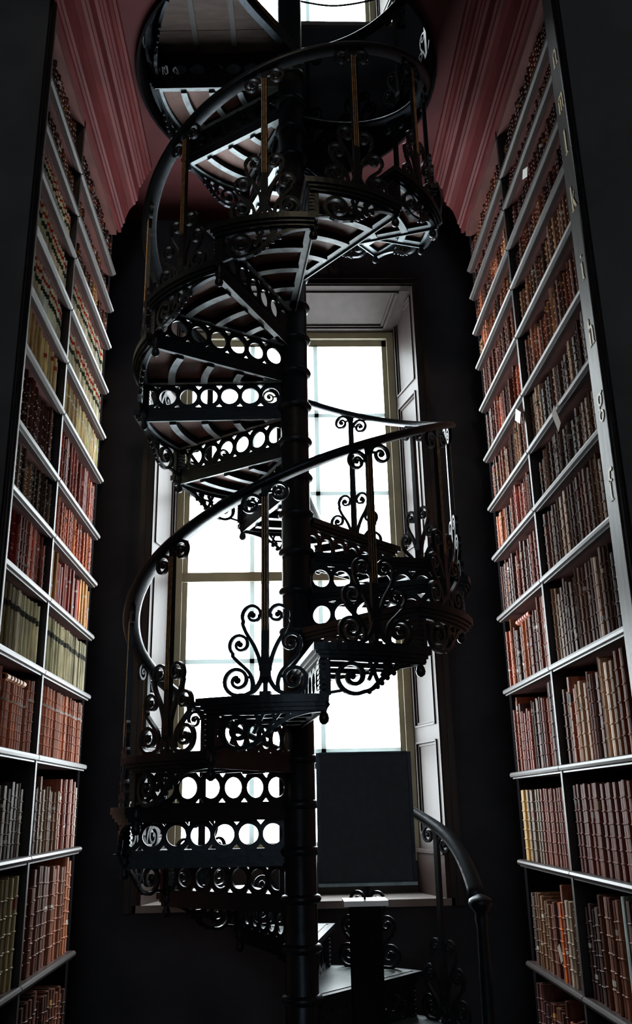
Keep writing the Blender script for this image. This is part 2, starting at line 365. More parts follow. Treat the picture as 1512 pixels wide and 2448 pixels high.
nm.sector(RO, RO + .032, -.05, DT + .015, -.028, .002, 12).sector(RO, RO + .022, -.03, DT, -.043, -.028, 12).sector(RO - .005, RO + .011, -.02, DT, -.058, -.043, 12)
nm.prism([(.09, -.042), (RO, -.042), (RO, -.012), (.09, -.012)], -.024, .002).prism([(.09, -.03), (RO, -.03), (RO, -.012), (.09, -.012)], -.038, -.024)
NOSM = nm.mesh('nosing', IRON)
# riser plate with circles and spandrel triangles
hol = []
cs = [.125, .235, .345, .455, .565, .675]
for c in cs: hol.append(circ(c, -.124, .0445, 22))
for c in [cs[0] - .055] + [q + .055 for q in cs]:
    if c < .09: continue
    hol.append([(c - .02, -.060), (c, -.083), (c + .02, -.060)]); hol.append([(c - .022, -.189), (c + .022, -.189), (c, -.166)])
hol.append(circ(.765, -.124, .03, 16, .044))
RISM = plate('riser', [(.07, -.2), (RO - .006, -.2), (RO - .006, -.04), (.07, -.04)], hol, .012, IRON)
RISM.transform(Matrix.Rotation(R(90), 4, 'X'))
pm = MB().box(RO - .045, RO - .008, -.016, .016, -.2, -.03)
for z in (-.19, -.17, -.15, -.13, -.11, -.09, -.07): pm.box(RO - .05, RO - .003, -.02, .02, z - .006, z + .006)
PILM = pm.mesh('pilaster', IRON)
PENM = MB().lathe([(.006, -.31), (.017, -.302), (.021, -.288), (.017, -.272), (.011, -.262), (.015, -.25), (.026, -.235), (.018, -.22), (.024, -.2)], 10, (RO - .025, 0)).mesh('pendant', IRON, True)
# scroll bracket on the outer cylinder under the tread edge
RB = RO - .012
cyl = lambda u, v, d: ((RB + d) * cos(1.06 * u / RB), (RB + d) * sin(1.06 * u / RB), v)
bk = MB()
bk.ribbon(spiral((.112, -.125), .072, .012, -60, -60 - 560, 40)[::-1] + smooth_path([(.148, -.187), (.19, -.172), (.235, -.13), (.30, -.085), (.37, -.062), (.43, -.055)]), .008, .010, cyl)
bk.ball((.112, -.125, 0), .014, cyl)
bk.ribbon(smooth_path([(.02, -.055), (.08, -.056), (.2, -.06), (.43, -.052)]), .01, .010, cyl)
bk.ribbon([(.015, -.06), (.015, -.2)], .01, .01, cyl)
for u0, v0, u1, v1 in ((.18, -.06, .215, -.145), (.215, -.06, .175, -.14), (.245, -.06, .26, -.11), (.275, -.06, .23, -.12), (.31, -.06, .29, -.09), (.18, -.1, .25, -.1), (.02, -.19, .075, -.18)):
    bk.ribbon([(u0, v0), (u1, v1)], .006, .007, cyl)
for u, v in ((.17, -.175), (.205, -.155), (.225, -.14), (.25, -.118), (.28, -.098)): bk.ball((u + .006, v - .008, 0), .012, cyl)
BRKM = bk.mesh('scroll_bracket', IRON)
# baluster pieces (local: x outward, y along the rail, z up, origin on the tread)
PH = .875
bp = MB()
for z0, z1, w0, w1 in ((0, .02, .022, .022), (.02, .05, .009, .009), (.05, .075, .009, .02), (.075, .125, .02, .02), (.125, .16, .021, .0155), (.16, PH - .03, .0155, .0135), (PH - .03, PH, .014, .016)):
    bp.add([(-w0 * .7, -w0, z0), (w0 * .7, -w0, z0), (w0 * .7, w0, z0), (-w0 * .7, w0, z0), (-w1 * .7, -w1, z1), (w1 * .7, -w1, z1), (w1 * .7, w1, z1), (-w1 * .7, w1, z1)],
           [(3, 2, 1, 0), (4, 5, 6, 7), (0, 1, 5, 4), (1, 2, 6, 5), (2, 3, 7, 6), (3, 0, 4, 7)])
POSTM = bp.mesh('post', IRON)
GLM = MB().box(.0085, .0122, -.0125, -.0085, .26, PH - .05).box(.0085, .0122, -.0015, .0015, .26, PH - .05).box(.0085, .0122, .0085, .0125, .26, PH - .05).mesh('gilt_line', GILT)
def scrolls(sg):
    g = lambda u, v, d: (d, sg * u, v); out = []
    tp = lambda t: 1 - .35 * t
    pa = smooth_path([(.012, .085), (.02, .06), (.045, .025), (.085, .006)])[:-1] + spiral((.112, .066), .060, .012, -105, -105 + 560, 40)
    a = MB().ribbon(pa, .0088, .009, g, tp).ball((.112, .066, 0), .014, lambda x, y, z: g(x, y, z)); a.ribbon([(.055, .075), (.08, .08)], .005, .006, g)
    pb = smooth_path([(.052, .02), (.05, .055), (.065, .095), (.105, .135), (.135, .165)])[:-1] + spiral((.102, .208), .046, .010, -50, -50 + 500, 34)
    b2 = MB().ribbon(pb, .0078, .0085, g, tp).ball((.102, .208, 0), .012, lambda x, y, z: g(x, y, z))
    pc = smooth_path([(.016, .10), (.022, .14), (.045, .20), (.078, .255), (.094, .295)])[:-1] + spiral((.050, .325), .046, .010, -30, -30 + 480, 34)
    c2 = MB().ribbon(pc, .0078, .0085, g, tp).ball((.050, .325, 0), .012, lambda x, y, z: g(x, y, z)); c2.ribbon([(.012, .322), (.03, .322)], .005, .006, g)
    dz = PH - .045 + sg * .024
    pd = spiral((.06, dz - .012), .048, .009, 165, 165 - 560, 40)
    d2 = MB().ribbon(pd, .007, .008, g, tp).ball((.06, dz - .012, 0), .012, lambda x, y, z: g(x, y, z)); d2.ribbon([(.01, dz - .006), (.035, dz - .006)], .005, .006, g)
    for q, nme in ((a, 'scroll'), (b2, 'scroll'), (c2, 'scroll'), (d2, 'scroll')): out.append(q.mesh('scroll', IRON))
    return out
SCR = scrolls(1) + scrolls(-1)
def baluster(parent, loc, rz, flat=False, gilt=True):
    p = put('baluster', POSTM, parent, loc, rz)
    for m in SCR: put('scroll', m, p)
    if gilt: put('gilt_line', GLM, p, label='worn gilded line along the post')
    return p
for n in range(N0, N1 + 1):
    a = TH0 + n * DT; z = Z0 + n * H
    t = put('tread', STEPM, stair, (0, 0, z), a)
    for m in PAN: put('wood_panel', m, t, label='brown wooden panel set in the iron tread')
    put('tread_plate', PLTM, t); put('riser', RISM, t); put('riser_post', PILM, t); put('nosing', NOSM, t)
    put('pendant', PENM, t); put('scroll_bracket', BRKM, t)
    bo = put('bolt_heads', BOLTM, t); bo['kind'] = 'stuff'
    put('collar', ringm, stair, (0, 0, z))
    if n > N0: baluster(stair, ((RO - .02) * cos(a + DT / 2), (RO - .02) * sin(a + DT / 2), z), a + DT / 2)
# handrail
def rail_z(th): return Z0 + .889 + (th - TH0 - DT / 2) / DT * H
def sweep_rail(pts, hw=.04, hh=.018):
    m = MB(); prof = [(-hw, -.3 * hh), (-hw * .8, -hh), (hw * .8, -hh), (hw, -.3 * hh), (hw * .75, hh * .7), (0, hh), (-hw * .75, hh * .7)]
    k = len(prof); n = len(pts)
    for i, p in enumerate(pts):
        d = (Vector(pts[min(n - 1, i + 1)]) - Vector(pts[max(0, i - 1)])).normalized()
        h = Vector((d.x, d.y, 0)); h = h.normalized() if h.length > .05 else Vector((-sin(0), 1, 0))
        o = Vector((h.y, -h.x, 0)); u = o.cross(d)
        for x, y in prof: m.v.append(tuple(Vector(p) + o * x + u * y))
    for i in range(n - 1):
        for j in range(k): m.f.append((i * k + j, i * k + (j + 1) % k, (i + 1) * k + (j + 1) % k, (i + 1) * k + j))
    m.f.append(tuple(range(k - 1, -1, -1))); m.f.append(tuple((n - 1) * k + j for j in range(k))); return m
tb = TH0 + N0 * DT + DT / 2; te = TH0 + (N1 + 1) * DT + DT * .2
RR = RO - .02
pts = []
for i in range(0, 331):
    th = tb + .06 + (te - tb - .06) * i / 330; zz = rail_z(th)
    f = max(0, 1 - (th - tb) / .55); zz -= .16 * f * f
    pts.append((RR * cos(th), RR * sin(th), zz))
put('handrail', sweep_rail(pts).mesh('handrail', IRON, True), stair)
zt = pts[0][2]
npm = MB().lathe([(.05, Z0 + N0 * H), (.05, Z0 + N0 * H + .05), (.034, Z0 + N0 * H + .09), (.03, Z0 + N0 * H + .3), (.024, zt - .12), (.03, zt - .08), (.026, zt - .06), (.05, zt - .03), (.055, zt - .015), (.05, zt), (.03, zt + .012), (.01, zt + .02)], 16, (RR * cos(tb), RR * sin(tb)))
put('newel_post', npm.mesh('newel_post', IRON, True), stair)
# top landing
# (local x points along the last riser, which runs to the left of the column)
lf = MB().sector(.84, .875, 0, R(66), -.06, .0, 16).prism([(.07, -.02), (.86, -.02), (.86, .03), (.07, .03)], -.055, -.026)
la = put('landing', lf.mesh('landing', IRON), stair, (0, 0, ZG), TH0 + 20 * DT)
for y0, y1 in ((-.02, .2), (.2, .42), (.42, .64), (.64, .855)):
    P = [(-.03 + .62 * y0, y0)]
    P = [(.62 * y0 - .06, y0 + .002), (math.sqrt(.86 ** 2 - y0 ** 2), y0 + .002), (math.sqrt(max(.01, .86 ** 2 - y1 ** 2)), y1 - .002), (.62 * y1 - .06, y1 - .002)]
    put('floor_plank', MB().prism(P, -.03, 0).mesh('floor_plank', LANDW), la)
for x in (.33, .56): put('strap', MB().box(x - .016, x + .016, .03, .62, -.045, -.03).mesh('strap', OAK), la)
edge = smooth_path([(-.07, -.02), (.10, .22), (.24, .42), (.36, .66), (.42, .75)])
put('landing_edge', MB().ribbon(edge, .02, .05, lambda u, v, d: (u, v, d - .03)).mesh('landing_edge', IRON), la)
put('riser', RISM, la); put('scroll_bracket', BRKM, la)

# gallery guard rail round the well
gr = bpy.data.objects.new('gallery_guard_rail', None); COL.objects.link(gr); gr.location = (.04, 4.27, ZG)
tag(gr, 'curved black iron guard rail round the stair well on the gallery above', 'railing')
gp = [(.93 * cos(R(d)), .93 * sin(R(d)), .89) for d in range(-60, 176, 4)]
put('handrail', sweep_rail(gp).mesh('guard_handrail', IRON, True), gr)
put('base_rail', MB().sector(.915, .945, R(-60), R(175), .0, .03, 40).mesh('base_rail', IRON), gr)
for i in range(11):
    d = R(-55 + i * 22.5); baluster(gr, (.93 * cos(d), .93 * sin(d), .0), d, gilt=False)

# ------------------------------------------------------------------ bookcases
ZL = [3.273, 3.005, 2.746, 2.441, 2.14, 1.863, 1.517, 1.237, .934, .607, .24, -.168, -.656, -1.13]
ZRt = [1.1 * q for q in (3.0, 2.814, 2.581, 2.361, 2.099, 1.799, 1.514, 1.239, .916, .542, .142, -.254, -.69)] + [-1.2]
CD = .34
def bookcase(side, W, zs, yn, ym, yr, name, label, stile, letters):
    X = lambda q: side * (W + q)                  # q metres behind the face
    def bx(m, q0, q1, y0, y1, z0, z1):
        a, c = sorted((X(q0), X(q1))); return m.box(a, c, y0, y1, z0, z1)
    root = bpy.data.objects.new(name, None); COL.objects.link(root); root.location = (0, 0, 0); tag(root, label, 'bookcase')
    ztop = 3.60 + EYE
    put('back_panel', bx(MB(), CD, CD + .02, yn - .1, yr, 0, ztop).mesh('back_panel', BACK), root)
    put('end_panel', bx(MB(), .035, CD + .02, yr, yr + .05, 0, ztop).mesh('end_panel', MATTE), root)
    sp = put('stile', bx(MB(), -.015, .05, yn - stile, yn, 0, ztop).mesh('stile', mat('stile_oak', (.042, .037, .036), .5, 0, .3, .3, 6, .1, (6, 6, 1))), root)
    put('end_panel', bx(MB(), 0, 1.6, yn - stile - .03, yn - stile, 0, 6.5).mesh('near_end', NEAR), root)
    put('edge_bead', MB().tube([(X(-.018), yn - stile - .012, 0), (X(-.018), yn - stile - .012, ztop)], .012, 8).mesh('edge_bead', OAK, True), sp)
    put('divider', bx(MB(), .0, CD, ym - .012, ym + .012, 0, ztop).mesh('divider', OAK), root)
    for z in zs:
        for y0, y1 in ((yn, ym - .004), (ym + .004, yr)):
            zz = z + EYE
            s = put('shelf', bx(MB(), .02, CD, y0, y1, zz - .028, zz - .002).mesh('shelf', OAKRED), root)
            pr = [(.022, -.034), (.004, -.034), (.004, -.028), (-.008, -.024), (-.012, -.014), (-.008, -.004), (.0, 0), (.022, 0)]
            m = MB(); k = len(pr)
            m.add([(X(q), y, zz + h) for y in (y0, y1) for q, h in pr], [(i, (i + 1) % k, k + (i + 1) % k, k + i) for i in range(k)] + [tuple(range(k)), tuple(range(2 * k - 1, k - 1, -1))])
            put('shelf_edge', m.mesh('shelf_edge', NOSE), s)
    put('top_rail', bx(MB(), .0, CD, yn - stile, yr, ztop - .05, ztop).mesh('top_rail', OAKRED), root)
    return root, sp
YL = (3.311, 4.002, 4.956); YR = (3.092, 4.061, 4.961)
bl, _ = bookcase(-1, WL, ZL, *YL, 'bookcase', 'tall oak bookcase along the left side of the alcove, full of old books', .05, False)
br, rstile = bookcase(1, WR, ZRt, *YR, 'bookcase', 'tall oak bookcase along the right side with gilt letters on its edge board', .13, True)

# gilt shelf letters on the right edge board: stroked letterforms
LET = {
 'f': [([(.25, 0), (.25, .75), (.32, .95), (.5, 1), (.6, .93)], .085), ([(.05, .62), (.5, .62)], .05), ([(.1, 0), (.42, 0)], .04)],
 'g': [([(.3, .95), (.12, .85), (.12, .65), (.3, .55), (.48, .65), (.48, .85), (.3, .95)], .06), ([(.46, .9), (.62, .98)], .05), ([(.2, .56), (.12, .44), (.3, .36), (.5, .28), (.5, .1), (.3, .0), (.1, .1), (.12, .28), (.3, .36)], .06)],
 'h': [([(.15, 0), (.15, 1)], .09), ([(.15, .5), (.3, .65), (.45, .6), (.5, .45), (.5, 0)], .085), ([(.02, 0), (.28, 0)], .04), ([(.38, 0), (.64, 0)], .04), ([(.02, .98), (.15, 1)], .04)],
 'i': [([(.3, 0), (.3, .65)], .1), ([(.3, .85), (.31, .95)], .11), ([(.14, 0), (.46, 0)], .04), ([(.15, .63), (.3, .65)], .04)],
 'k': [([(.15, 0), (.15, 1)], .09), ([(.15, .3), (.5, .65)], .05), ([(.26, .42), (.55, 0)], .1), ([(.02, 0), (.28, 0)], .04), ([(.42, 0), (.66, 0)], .04)],
 'l': [([(.3, 0), (.3, 1)], .1), ([(.14, 0), (.46, 0)], .04), ([(.15, .97), (.3, 1)], .04)],
 'm': [([(.08, 0), (.08, .65)], .08), ([(.08, .5), (.2, .65), (.32, .6), (.35, .45), (.35, 0)], .075), ([(.35, .5), (.47, .65), (.59, .6), (.62, .45), (.62, 0)], .075)],
 'n': [([(.15, 0), (.15, .65)], .09), ([(.15, .5), (.3, .65), (.45, .6), (.5, .45), (.5, 0)], .085), ([(.02, 0), (.28, 0)], .04), ([(.38, 0), (.64, 0)], .04)]}
def at_stile(pyx, pyy):                           # where the line of sight meets the edge board's face plane
    v = rt * ((pyx - 756) / F_PX) + up * ((1224 - pyy) / F_PX) + fwd
    k = (WR + -.016) / v.x; return v.y * k, EYE + v.z * k
letter_z = {'f': 1137, 'g': 948, 'h': 762, 'i': 606, 'k': 430, 'l': 294, 'm': 195, 'n': 80}
letter_x = {'f': 1483, 'g': 1456, 'h': 1432, 'i': 1410, 'k': 1390, 'l': 1372, 'm': 1357, 'n': 1344}
GLET = mat('letter_gilding', (.62, .52, .34), .5)
for ch, st in LET.items():
    _, zc = at_stile(letter_x[ch], letter_z[ch]); m = MB(); hgt = .115; wd = .085
    yc = YR[0] - .068
    for pth, wt in st:
        P = smooth_path(pth, 5) if len(pth) > 2 else pth
        m.ribbon([((u - .33) * wd, (v - .5) * hgt) for u, v in P], wt * .075, .0012, lambda u, v, d: (WR - .0165 + d, yc - u, zc + v))
    put('gilt_letter', m.mesh('letter_' + ch, GLET), rstile, label='pale gilt lowercase letter %s' % ch)

# ------------------------------------------------------------------ books
def book_cover(nb):                               # unit book: spine at x=0, depth 1, thickness 1 (y), height 1 (z)
    arc = [(.13 * (1 - cos(R(q))) * 1.0, -.5 * sin(R(-q))) for q in (-90, -58, -28, 0, 28, 58, 90)]
    m = MB()
    outer = [(x, y) for x, y in arc]
    poly = [(1, -.5)] + [(x, y) for x, y in outer] + [(1, .5), (1, .42)] + [(.05 + x * .8, y * .8) for x, y in reversed(outer)] + [(1, -.42)]
    n = len(poly)
    vs = [(x, y, 0) for x, y in poly] + [(x, y, 1) for x, y in poly]
    fs = [(i, (i + 1) % n, n + (i + 1) % n, n + i) for i in range(n)]
    h = n // 2
    for off in (0, n):
        for i in range(h - 1): fs.append((off + i, off + i + 1, off + n - 2 - i, off + n - 1 - i))
    m.add(vs, fs)
    for b in range(nb):
        z = (b + 1) / (nb + 1) * .94 + .03; k = 7; q = []
        for zz, e in ((z - .010, 0), (z - .005, .016), (z + .005, .016), (z + .010, 0)):
            q += [(x - e, y * (1.0 + e * .6), zz) for x, y in arc]
        m.add(q, [(r * 7 + i, r * 7 + i + 1, r * 7 + 8 + i, r * 7 + 7 + i) for r in range(3) for i in range(6)])
    return m
def spine_patch(z0, z1):
    arc = [(.13 * (1 - cos(R(q))) - .006, -.5 * sin(R(-q)) * 1.0) for q in (-70, -35, 0, 35, 70)]
    return MB().add([(x, y, z) for z in (z0, z1) for x, y in arc], [(i, i + 1, 6 + i, 5 + i) for i in range(4)])
PAL = {
 'dark': [(44, 27, 24), (58, 34, 28), (36, 25, 24), (70, 42, 32), (52, 30, 30)],
 'darkmix': [(50, 32, 28), (84, 56, 40), (120, 92, 62), (40, 30, 28), (66, 40, 32)],
 'banded': [(176, 170, 152), (168, 160, 142), (184, 178, 160)],
 'vellum': [(176, 162, 128), (160, 146, 112), (190, 178, 146), (140, 122, 92)],
 'tanv': [(170, 138, 104), (184, 158, 120), (152, 118, 86)],
 'brown': [(78, 50, 42), (92, 58, 48), (66, 44, 40), (84, 52, 50), (58, 42, 40)],
 'speck': [(110, 100, 92), (80, 66, 58), (140, 130, 120), (60, 48, 44), (120, 100, 84)],
 'redbrown': [(104, 50, 42), (118, 58, 48), (90, 46, 42), (132, 70, 54)],
 'greenv': [(140, 134, 110), (150, 146, 120), (128, 122, 100), (158, 152, 128)],
 'tan': [(150, 96, 72), (164, 108, 82), (140, 88, 66), (156, 104, 86)],
 'grey': [(120, 112, 104), (150, 140, 128), (84, 74, 68), (70, 58, 54), (168, 158, 142)],
 'olive': [(104, 98, 78), (92, 88, 70), (116, 108, 84)],
 'orange': [(158, 84, 46), (140, 72, 44), (170, 104, 54), (120, 60, 42), (148, 90, 62)],
 'ochre': [(160, 112, 56), (150, 66, 50), (120, 58, 48), (168, 124, 70)],
 'folio': [(112, 70, 54), (96, 58, 48), (128, 82, 60), (84, 54, 46)],
 'rfolio': [(112, 66, 60), (104, 62, 58), (120, 74, 66), (98, 58, 56)],
 'rdark': [(72, 42, 38), (84, 50, 44), (58, 36, 36), (100, 62, 50), (66, 44, 46)],
 'rbrown': [(108, 66, 50), (150, 118, 94), (88, 54, 46), (124, 78, 62), (72, 48, 44), (136, 88, 70)],
 'rgrey': [(104, 76, 64), (118, 92, 74), (76, 54, 48), (138, 112, 92), (66, 48, 44), (92, 62, 54)],
 'rorange': [(142, 78, 54), (124, 62, 48), (108, 56, 46), (160, 104, 78), (84, 50, 44), (70, 46, 42)],
 'mix': [(120, 70, 58), (60, 48, 46), (150, 136, 122), (90, 52, 46), (104, 80, 66)]}
NAMEC = {'dark': 'dark brown', 'darkmix': 'brown', 'banded': 'pale vellum', 'vellum': 'cream vellum', 'tanv': 'tan', 'brown': 'brown', 'speck': 'mottled', 'redbrown': 'red-brown', 'greenv': 'greenish vellum', 'tan': 'tan', 'grey': 'grey', 'olive': 'olive', 'orange': 'orange-brown', 'ochre': 'ochre and red', 'folio': 'brown folio', 'rfolio': 'dull red folio', 'rdark': 'dark', 'rbrown': 'brown', 'rgrey': 'grey-brown', 'rorange': 'russet', 'mix': 'mixed'}
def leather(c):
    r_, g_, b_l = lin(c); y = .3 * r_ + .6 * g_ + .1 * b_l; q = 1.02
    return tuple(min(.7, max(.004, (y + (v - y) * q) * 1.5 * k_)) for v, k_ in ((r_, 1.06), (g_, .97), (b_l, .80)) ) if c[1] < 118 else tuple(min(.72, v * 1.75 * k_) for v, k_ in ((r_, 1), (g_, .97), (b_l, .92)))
def cname(c):
    r, g, b = c; lum = (r + g + b) / 3; sat = max(c) - min(c)
    if sat < 22: base = 'grey'
    elif r > 135 and g > 120: base = 'cream'
    elif r > 140 and b < 62: base = 'orange'
    elif r - g > 42 and b > 40 and r < 140: base = 'reddish'
    elif r > 130: base = 'tan'
    elif g > .9 * r: base = 'olive'
    else: base = 'brown'
    if base in ('grey', 'brown', 'reddish'): base = ('dark ' if lum < 66 else 'light ' if lum > 105 else '') + base
    return base
# shelf rows, top to bottom: (near bay, rear bay), each (palette, thickness, fill of the gap, label colour or None, bands)
LB = {'white': (205, 200, 188), 'red': (150, 44, 34), 'green': (46, 54, 50), 'gold': (170, 130, 70), 'darkl': (52, 54, 50)}
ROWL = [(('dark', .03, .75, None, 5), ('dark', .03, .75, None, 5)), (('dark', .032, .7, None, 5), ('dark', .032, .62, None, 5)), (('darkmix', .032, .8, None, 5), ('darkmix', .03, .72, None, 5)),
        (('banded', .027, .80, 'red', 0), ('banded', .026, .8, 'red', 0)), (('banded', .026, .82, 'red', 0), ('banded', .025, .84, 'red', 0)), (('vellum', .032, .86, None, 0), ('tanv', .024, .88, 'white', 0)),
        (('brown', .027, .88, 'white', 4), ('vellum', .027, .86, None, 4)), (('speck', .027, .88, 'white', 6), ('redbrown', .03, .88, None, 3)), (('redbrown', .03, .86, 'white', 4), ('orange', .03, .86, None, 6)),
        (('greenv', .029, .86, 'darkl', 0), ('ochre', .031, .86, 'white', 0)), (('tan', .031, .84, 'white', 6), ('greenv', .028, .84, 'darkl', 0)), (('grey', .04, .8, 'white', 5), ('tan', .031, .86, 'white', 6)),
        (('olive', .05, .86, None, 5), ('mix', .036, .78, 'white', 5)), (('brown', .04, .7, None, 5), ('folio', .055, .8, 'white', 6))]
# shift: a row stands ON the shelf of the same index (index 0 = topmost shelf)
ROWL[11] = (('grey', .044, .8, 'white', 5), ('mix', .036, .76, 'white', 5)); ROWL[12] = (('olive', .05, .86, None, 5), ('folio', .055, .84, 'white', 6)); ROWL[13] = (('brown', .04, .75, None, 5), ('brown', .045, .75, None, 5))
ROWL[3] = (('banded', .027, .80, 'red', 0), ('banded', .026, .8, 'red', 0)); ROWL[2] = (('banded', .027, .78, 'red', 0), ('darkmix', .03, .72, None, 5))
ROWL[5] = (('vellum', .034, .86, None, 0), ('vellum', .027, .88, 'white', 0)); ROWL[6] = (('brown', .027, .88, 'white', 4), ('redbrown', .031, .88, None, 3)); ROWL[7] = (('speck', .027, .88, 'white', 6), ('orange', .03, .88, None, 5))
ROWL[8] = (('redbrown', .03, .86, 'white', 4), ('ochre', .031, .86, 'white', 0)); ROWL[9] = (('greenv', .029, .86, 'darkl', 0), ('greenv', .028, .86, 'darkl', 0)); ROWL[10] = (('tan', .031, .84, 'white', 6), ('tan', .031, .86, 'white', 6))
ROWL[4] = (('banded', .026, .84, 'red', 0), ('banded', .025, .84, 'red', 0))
rw = lambda p, q, t=.034, f=.82, l=None: ((p, t, f, l, 5), (q, t * .92, f, l, 5))
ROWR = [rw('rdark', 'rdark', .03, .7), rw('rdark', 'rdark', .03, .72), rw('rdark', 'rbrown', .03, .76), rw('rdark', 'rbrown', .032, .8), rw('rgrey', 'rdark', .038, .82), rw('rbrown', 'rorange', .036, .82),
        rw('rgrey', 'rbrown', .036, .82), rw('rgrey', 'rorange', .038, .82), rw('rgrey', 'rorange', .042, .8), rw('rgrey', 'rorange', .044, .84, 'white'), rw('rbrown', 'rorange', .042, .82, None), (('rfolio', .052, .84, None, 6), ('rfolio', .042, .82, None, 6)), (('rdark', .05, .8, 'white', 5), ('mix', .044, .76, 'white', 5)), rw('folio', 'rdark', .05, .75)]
books = []                                        # (x, y, z, side, depth, thick, height, colour, label colour, label range, bands, text)
def rows(side, W, zs, Y, spec, sname):
    for r, z in enumerate(zs):
        top = zs[r - 1] - .034 if r else 3.55
        gap = top - z
        for bay in (0, 1):
            pal, th, fill, lab, nb = spec[r][bay]
            y0, y1 = (Y[0] + .008, Y[1] - .016) if bay == 0 else (Y[1] + .016, Y[2] - .01)
            y = y0; i = 0; base = rng.uniform(.97, 1.03)
            isset = pal in ('banded', 'greenv', 'tan', 'tanv', 'vellum', 'rfolio', 'olive')
            runc = None; run = 0
            while True:
                t = th * (rng.uniform(.92, 1.08) if isset else rng.uniform(.62, 1.4))
                if y + t > y1: break
                if not isset and rng.random() < .025: y += rng.uniform(.015, .05); continue
                if run <= 0: runc = rng.choice(PAL[pal]); run = rng.choice((1, 1, 2, 3, 5)); runh = rng.uniform(-.17, .10)
                run -= 1
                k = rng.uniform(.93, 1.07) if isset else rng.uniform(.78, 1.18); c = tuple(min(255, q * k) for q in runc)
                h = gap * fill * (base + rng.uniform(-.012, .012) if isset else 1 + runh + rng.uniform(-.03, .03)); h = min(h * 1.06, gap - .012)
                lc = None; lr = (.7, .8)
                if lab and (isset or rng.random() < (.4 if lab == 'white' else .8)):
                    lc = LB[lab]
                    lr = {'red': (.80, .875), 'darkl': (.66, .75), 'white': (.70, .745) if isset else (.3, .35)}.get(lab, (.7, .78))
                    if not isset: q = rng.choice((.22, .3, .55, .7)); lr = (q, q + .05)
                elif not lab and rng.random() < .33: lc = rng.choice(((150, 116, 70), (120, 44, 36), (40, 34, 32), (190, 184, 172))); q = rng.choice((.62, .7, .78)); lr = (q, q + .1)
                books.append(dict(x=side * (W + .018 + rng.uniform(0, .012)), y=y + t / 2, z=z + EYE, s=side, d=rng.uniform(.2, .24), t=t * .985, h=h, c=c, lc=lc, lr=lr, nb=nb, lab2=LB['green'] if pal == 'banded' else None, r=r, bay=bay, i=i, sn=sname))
                y += t; i += 1
rows(-1, WL, ZL, YL, ROWL, 'left'); rows(1, WR, ZRt, YR, ROWR, 'right')
# a few individual volumes that stand out
def near_book(sn, r, bay, y):
    return min((b for b in books if b['sn'] == sn and b['r'] == r and b['bay'] == bay), key=lambda b: abs(b['y'] - y))
b_ = near_book('right', 12, 1, at_stile(1326, 2240)[0]); b_['c'] = (205, 92, 40); b_['t'] = max(b_['t'], .045); b_['lc'] = None
b_ = near_book('right', 12, 0, at_stile(1468, 2260)[0]); b_['c'] = (132, 146, 144); b_['lc'] = None; b_['nb'] = 0; b_['h'] = .42
for q in range(3):
    b_ = [b for b in books if b['sn'] == 'right' and b['r'] == 11 and b['bay'] == 1][-1 - q]; b_['c'] = (158, 128, 76)
for b in books:
    if b['sn'] == 'right' and b['r'] == 11 and b['bay'] == 1 and 4.55 < b['y'] < 4.8: b['c'] = (104, 92, 84)
for b in books:
    if (b['sn'], b['r'], b['bay']) == ('right', 9, 1) and abs(b['y'] - 4.55) < .17: b['h'] = min(b['h'], .30)
    if (b['sn'], b['r'], b['bay']) == ('left', 10, 0) and abs(b['y'] - 3.7) < .17: b['h'] = min(b['h'], .255)
for b in books:                                   # pixels the spine covers in the photograph, to rank
    P = [px((b['x'], b['y'] + e * b['t'] / 2, b['z'] + q * b['h'])) for e, q in ((-1, 0), (1, 0), (1, 1), (-1, 1))]
    cx = sum(p[0] for p in P) / 4; cy = sum(p[1] for p in P) / 4
    ar = abs(sum(P[i][0] * P[(i + 1) % 4][1] - P[(i + 1) % 4][0] * P[i][1] for i in range(4))) / 2
    b['px'] = ar if (0 < cx < 1512 and 0 < cy < 2448) else ar * .01
    b['vis'] = -120 < cx < 1632 and -150 < cy < 2600
books = [b for b in books if b['vis']]
books.sort(key=lambda b: -b['px'])
CV = {nb: book_cover(nb) for nb in (0, 3, 4, 5, 6)}
CVM = {nb: m.mesh('book_cover', LEATHER) for nb, m in CV.items()}
PGM = MB().box(.16, .985, -.395, .395, .012, .982).mesh('page_block', PAPER)
LBM = {}
def ordinal(n): return '%d%s' % (n, 'th' if 10 <= n % 100 <= 20 else {1: 'st', 2: 'nd', 3: 'rd'}.get(n % 10, 'th'))
shname = {}
def shelf_word(sn, r):
    if sn == 'right' and r in (3, 4, 5, 6, 7, 8): return 'shelf ' + {3: 'l', 4: 'k', 5: 'i', 6: 'h', 7: 'g', 8: 'f'}[r]
    n = 13 - r
    return 'lowest shelf' if n == 0 else ordinal(n + 1) + ' shelf from bottom'
NIND = 300
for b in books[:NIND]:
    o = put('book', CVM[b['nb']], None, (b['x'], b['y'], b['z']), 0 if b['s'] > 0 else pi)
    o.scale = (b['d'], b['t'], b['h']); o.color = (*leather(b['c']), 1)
    tag(o, '%s leather book, %s past the %s, %s, %s case' % (cname(b['c']), ordinal(b['i'] + 1), 'edge board' if b['bay'] == 0 else 'middle divider', shelf_word(b['sn'], b['r']), b['sn']), 'book', 'old books on the %s bookcase' % b['sn'])
    put('page_block', PGM, o, label='yellowed page block')
    for lc, lr in ((b['lc'], b['lr']), (b['lab2'], (.55, .66))):
        if lc:
            if lr not in LBM: LBM[lr] = spine_patch(*lr).mesh('title_label', LABELM)
            q = put('title_label', LBM[lr], o); q.color = (*lin(lc), 1)
vs, fs, cc = [], [], []
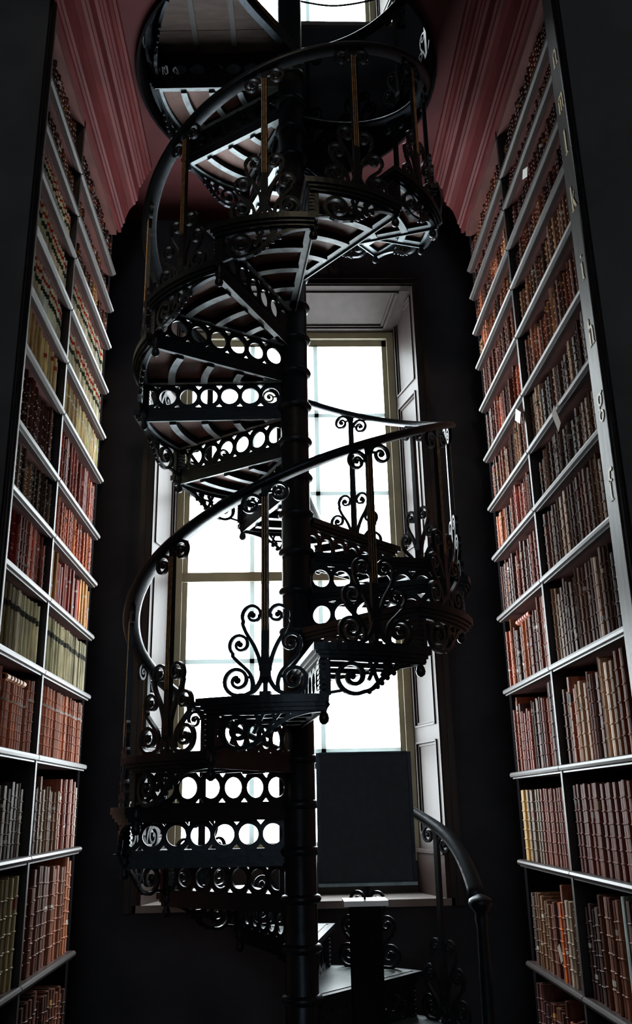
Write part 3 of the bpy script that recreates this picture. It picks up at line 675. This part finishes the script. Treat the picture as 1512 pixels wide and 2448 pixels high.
def merge(mb, b, c):
    k = len(vs); sx = b['s']
    for x, y, z in mb.v: vs.append((b['x'] + sx * x * b['d'], b['y'] + y * b['t'], b['z'] + z * b['h']))
    fs.extend(tuple(i + k for i in f) for f in mb.f); cc.extend([(*(leather(c)), 1)] * len(mb.v))
pgb = MB().box(.16, .985, -.395, .395, .012, .982)
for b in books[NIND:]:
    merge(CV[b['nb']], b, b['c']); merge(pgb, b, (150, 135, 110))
    for lc, lr in ((b['lc'], b['lr']), (b['lab2'], (.55, .66))):
        if lc: merge(spine_patch(*lr), b, lc)
me = bpy.data.meshes.new('book_rows'); me.from_pydata(vs, [], fs)
ca_ = me.color_attributes.new('Col', 'FLOAT_COLOR', 'POINT'); ca_.data.foreach_set('color', [q for c in cc for q in c])
bm = bmesh.new(); bm.from_mesh(me); bmesh.ops.recalc_face_normals(bm, faces=bm.faces); bm.to_mesh(me); bm.free()
me.materials.append(LEATHERS)
o = put('book_rows', me); tag(o, 'rows of smaller old leather books filling the upper and rear shelves', 'books'); o['kind'] = 'stuff'

# ------------------------------------------------------------------ sign stand in front of the stair
sy = 3.28
ss = bpy.data.objects.new('sign_stand', None); COL.objects.link(ss); ss.location = (.262, sy, 0)
tag(ss, 'dark framed sign board seen from behind on a black pedestal stand', 'sign stand')
BX0, BX1, BZ0, BZ1 = -.145, .168, EYE - .243, EYE + .178
put('board', MB().box(BX0, BX1, -.006, .008, BZ0, BZ1).mesh('board', BOARDM), ss)
fr = MB().box(BX0 - .012, BX0, -.014, .012, BZ0 - .012, BZ1 + .004).box(BX1, BX1 + .012, -.014, .012, BZ0 - .012, BZ1 + .004).box(BX0, BX1, -.014, .012, BZ0 - .012, BZ0).box(BX0, BX1, -.01, .012, BZ1, BZ1 + .006)
put('frame', fr.mesh('frame', IRON), ss)
put('ledge', MB().box(BX0 - .012, BX1 + .012, -.03, -.014, BZ0 - .014, BZ0 - .004).mesh('ledge', STRAP), ss)
put('pole', MB().lathe([(.004, EYE - .31), (.004, BZ0)], 8).mesh('pole', IRON), ss)
put('cap_plate', MB().box(-.074, .074, -.06, .06, EYE - .317, EYE - .30).mesh('cap', WHITE), ss, label='top plate of the pedestal, whitened to look window-lit')
put('pedestal', MB().box(-.052, .052, -.045, .045, .02, EYE - .317).box(-.12, .12, -.1, .1, 0, .02).mesh('pedestal', MATTE), ss)

# ------------------------------------------------------------------ cables by the gallery window
for k, P in enumerate([[(-.1, 5.5, 7.62), (.2, 5.5, 7.52), (.5, 5.5, 7.49), (.9, 5.5, 7.62), (1.2, 5.5, 7.9)], [(0, 5.45, 7.75), (.3, 5.45, 7.55), (.62, 5.45, 7.58), (.95, 5.45, 7.78), (1.2, 5.45, 8.0)]]):
    o = put('cable', MB().tube(smooth_path(P, 8), .008, 6).mesh('cable', IRON, True))
    tag(o, ('lower' if k == 0 else 'upper') + ' of two black cables sagging across the gallery window', 'cable', 'sagging cables at the gallery window')

# ------------------------------------------------------------------ slips and lying volumes
def slip(pxx, pyy, ww, hh, m, label, tilt):
    y, z = at_stile(pxx, pyy)
    o = put('paper_slip', MB().box(-.0008, .0008, -ww / 2, ww / 2, -hh / 2, hh / 2).mesh('paper_slip', m), None, (WR - .02, y, z)); o.rotation_euler = (tilt, 0, 0)
    return tag(o, label, 'paper')
slip(1258, 414, .085, .045, CARD, 'white paper slip on an upper shelf edge of the right bookcase, beside the divider', .5)
slip(1241, 995, .10, .06, CARD, 'white card standing under the shelf edge left of letter g', .6)
slip(1333, 1000, .05, .13, mat('brown_paper', (.20, .15, .11), .8), 'brown paper flap hanging from the shelf edge below letter g', -.5)
slip(1343, 2280, .04, .07, mat('tag_paper', (.22, .17, .12), .8), 'small brown paper tag beside the orange book on the right', -.5)
def lying(sn, r_, bay, y, W, label, c):
    side = -1 if sn == 'left' else 1
    near = [b for b in books if b['sn'] == sn and b['r'] == r_ and b['bay'] == bay and abs(b['y'] - y) < .14]
    z = max(b['z'] + b['h'] for b in near) + .003
    o = put('book', CVM[5], None, (side * (W + .02), y, z + .016)); o.scale = (.2, .032, .26); o.rotation_euler = (R(90), 0, 0 if side > 0 else pi)
    o.location.y = y + (.13 if side > 0 else -.13); o.color = (*leather(c), 1)
    put('page_block', PGM, o, label='yellowed page block')
    tag(o, label, 'book', 'old books on the %s bookcase' % sn)
lying('right', 9, 1, 4.55, WR, 'reddish book lying flat on top of others, rear bay of right case', (150, 80, 60))
lying('left', 10, 0, 3.7, WL, 'tan book lying flat on top of others, near bay of left case', (165, 120, 88))
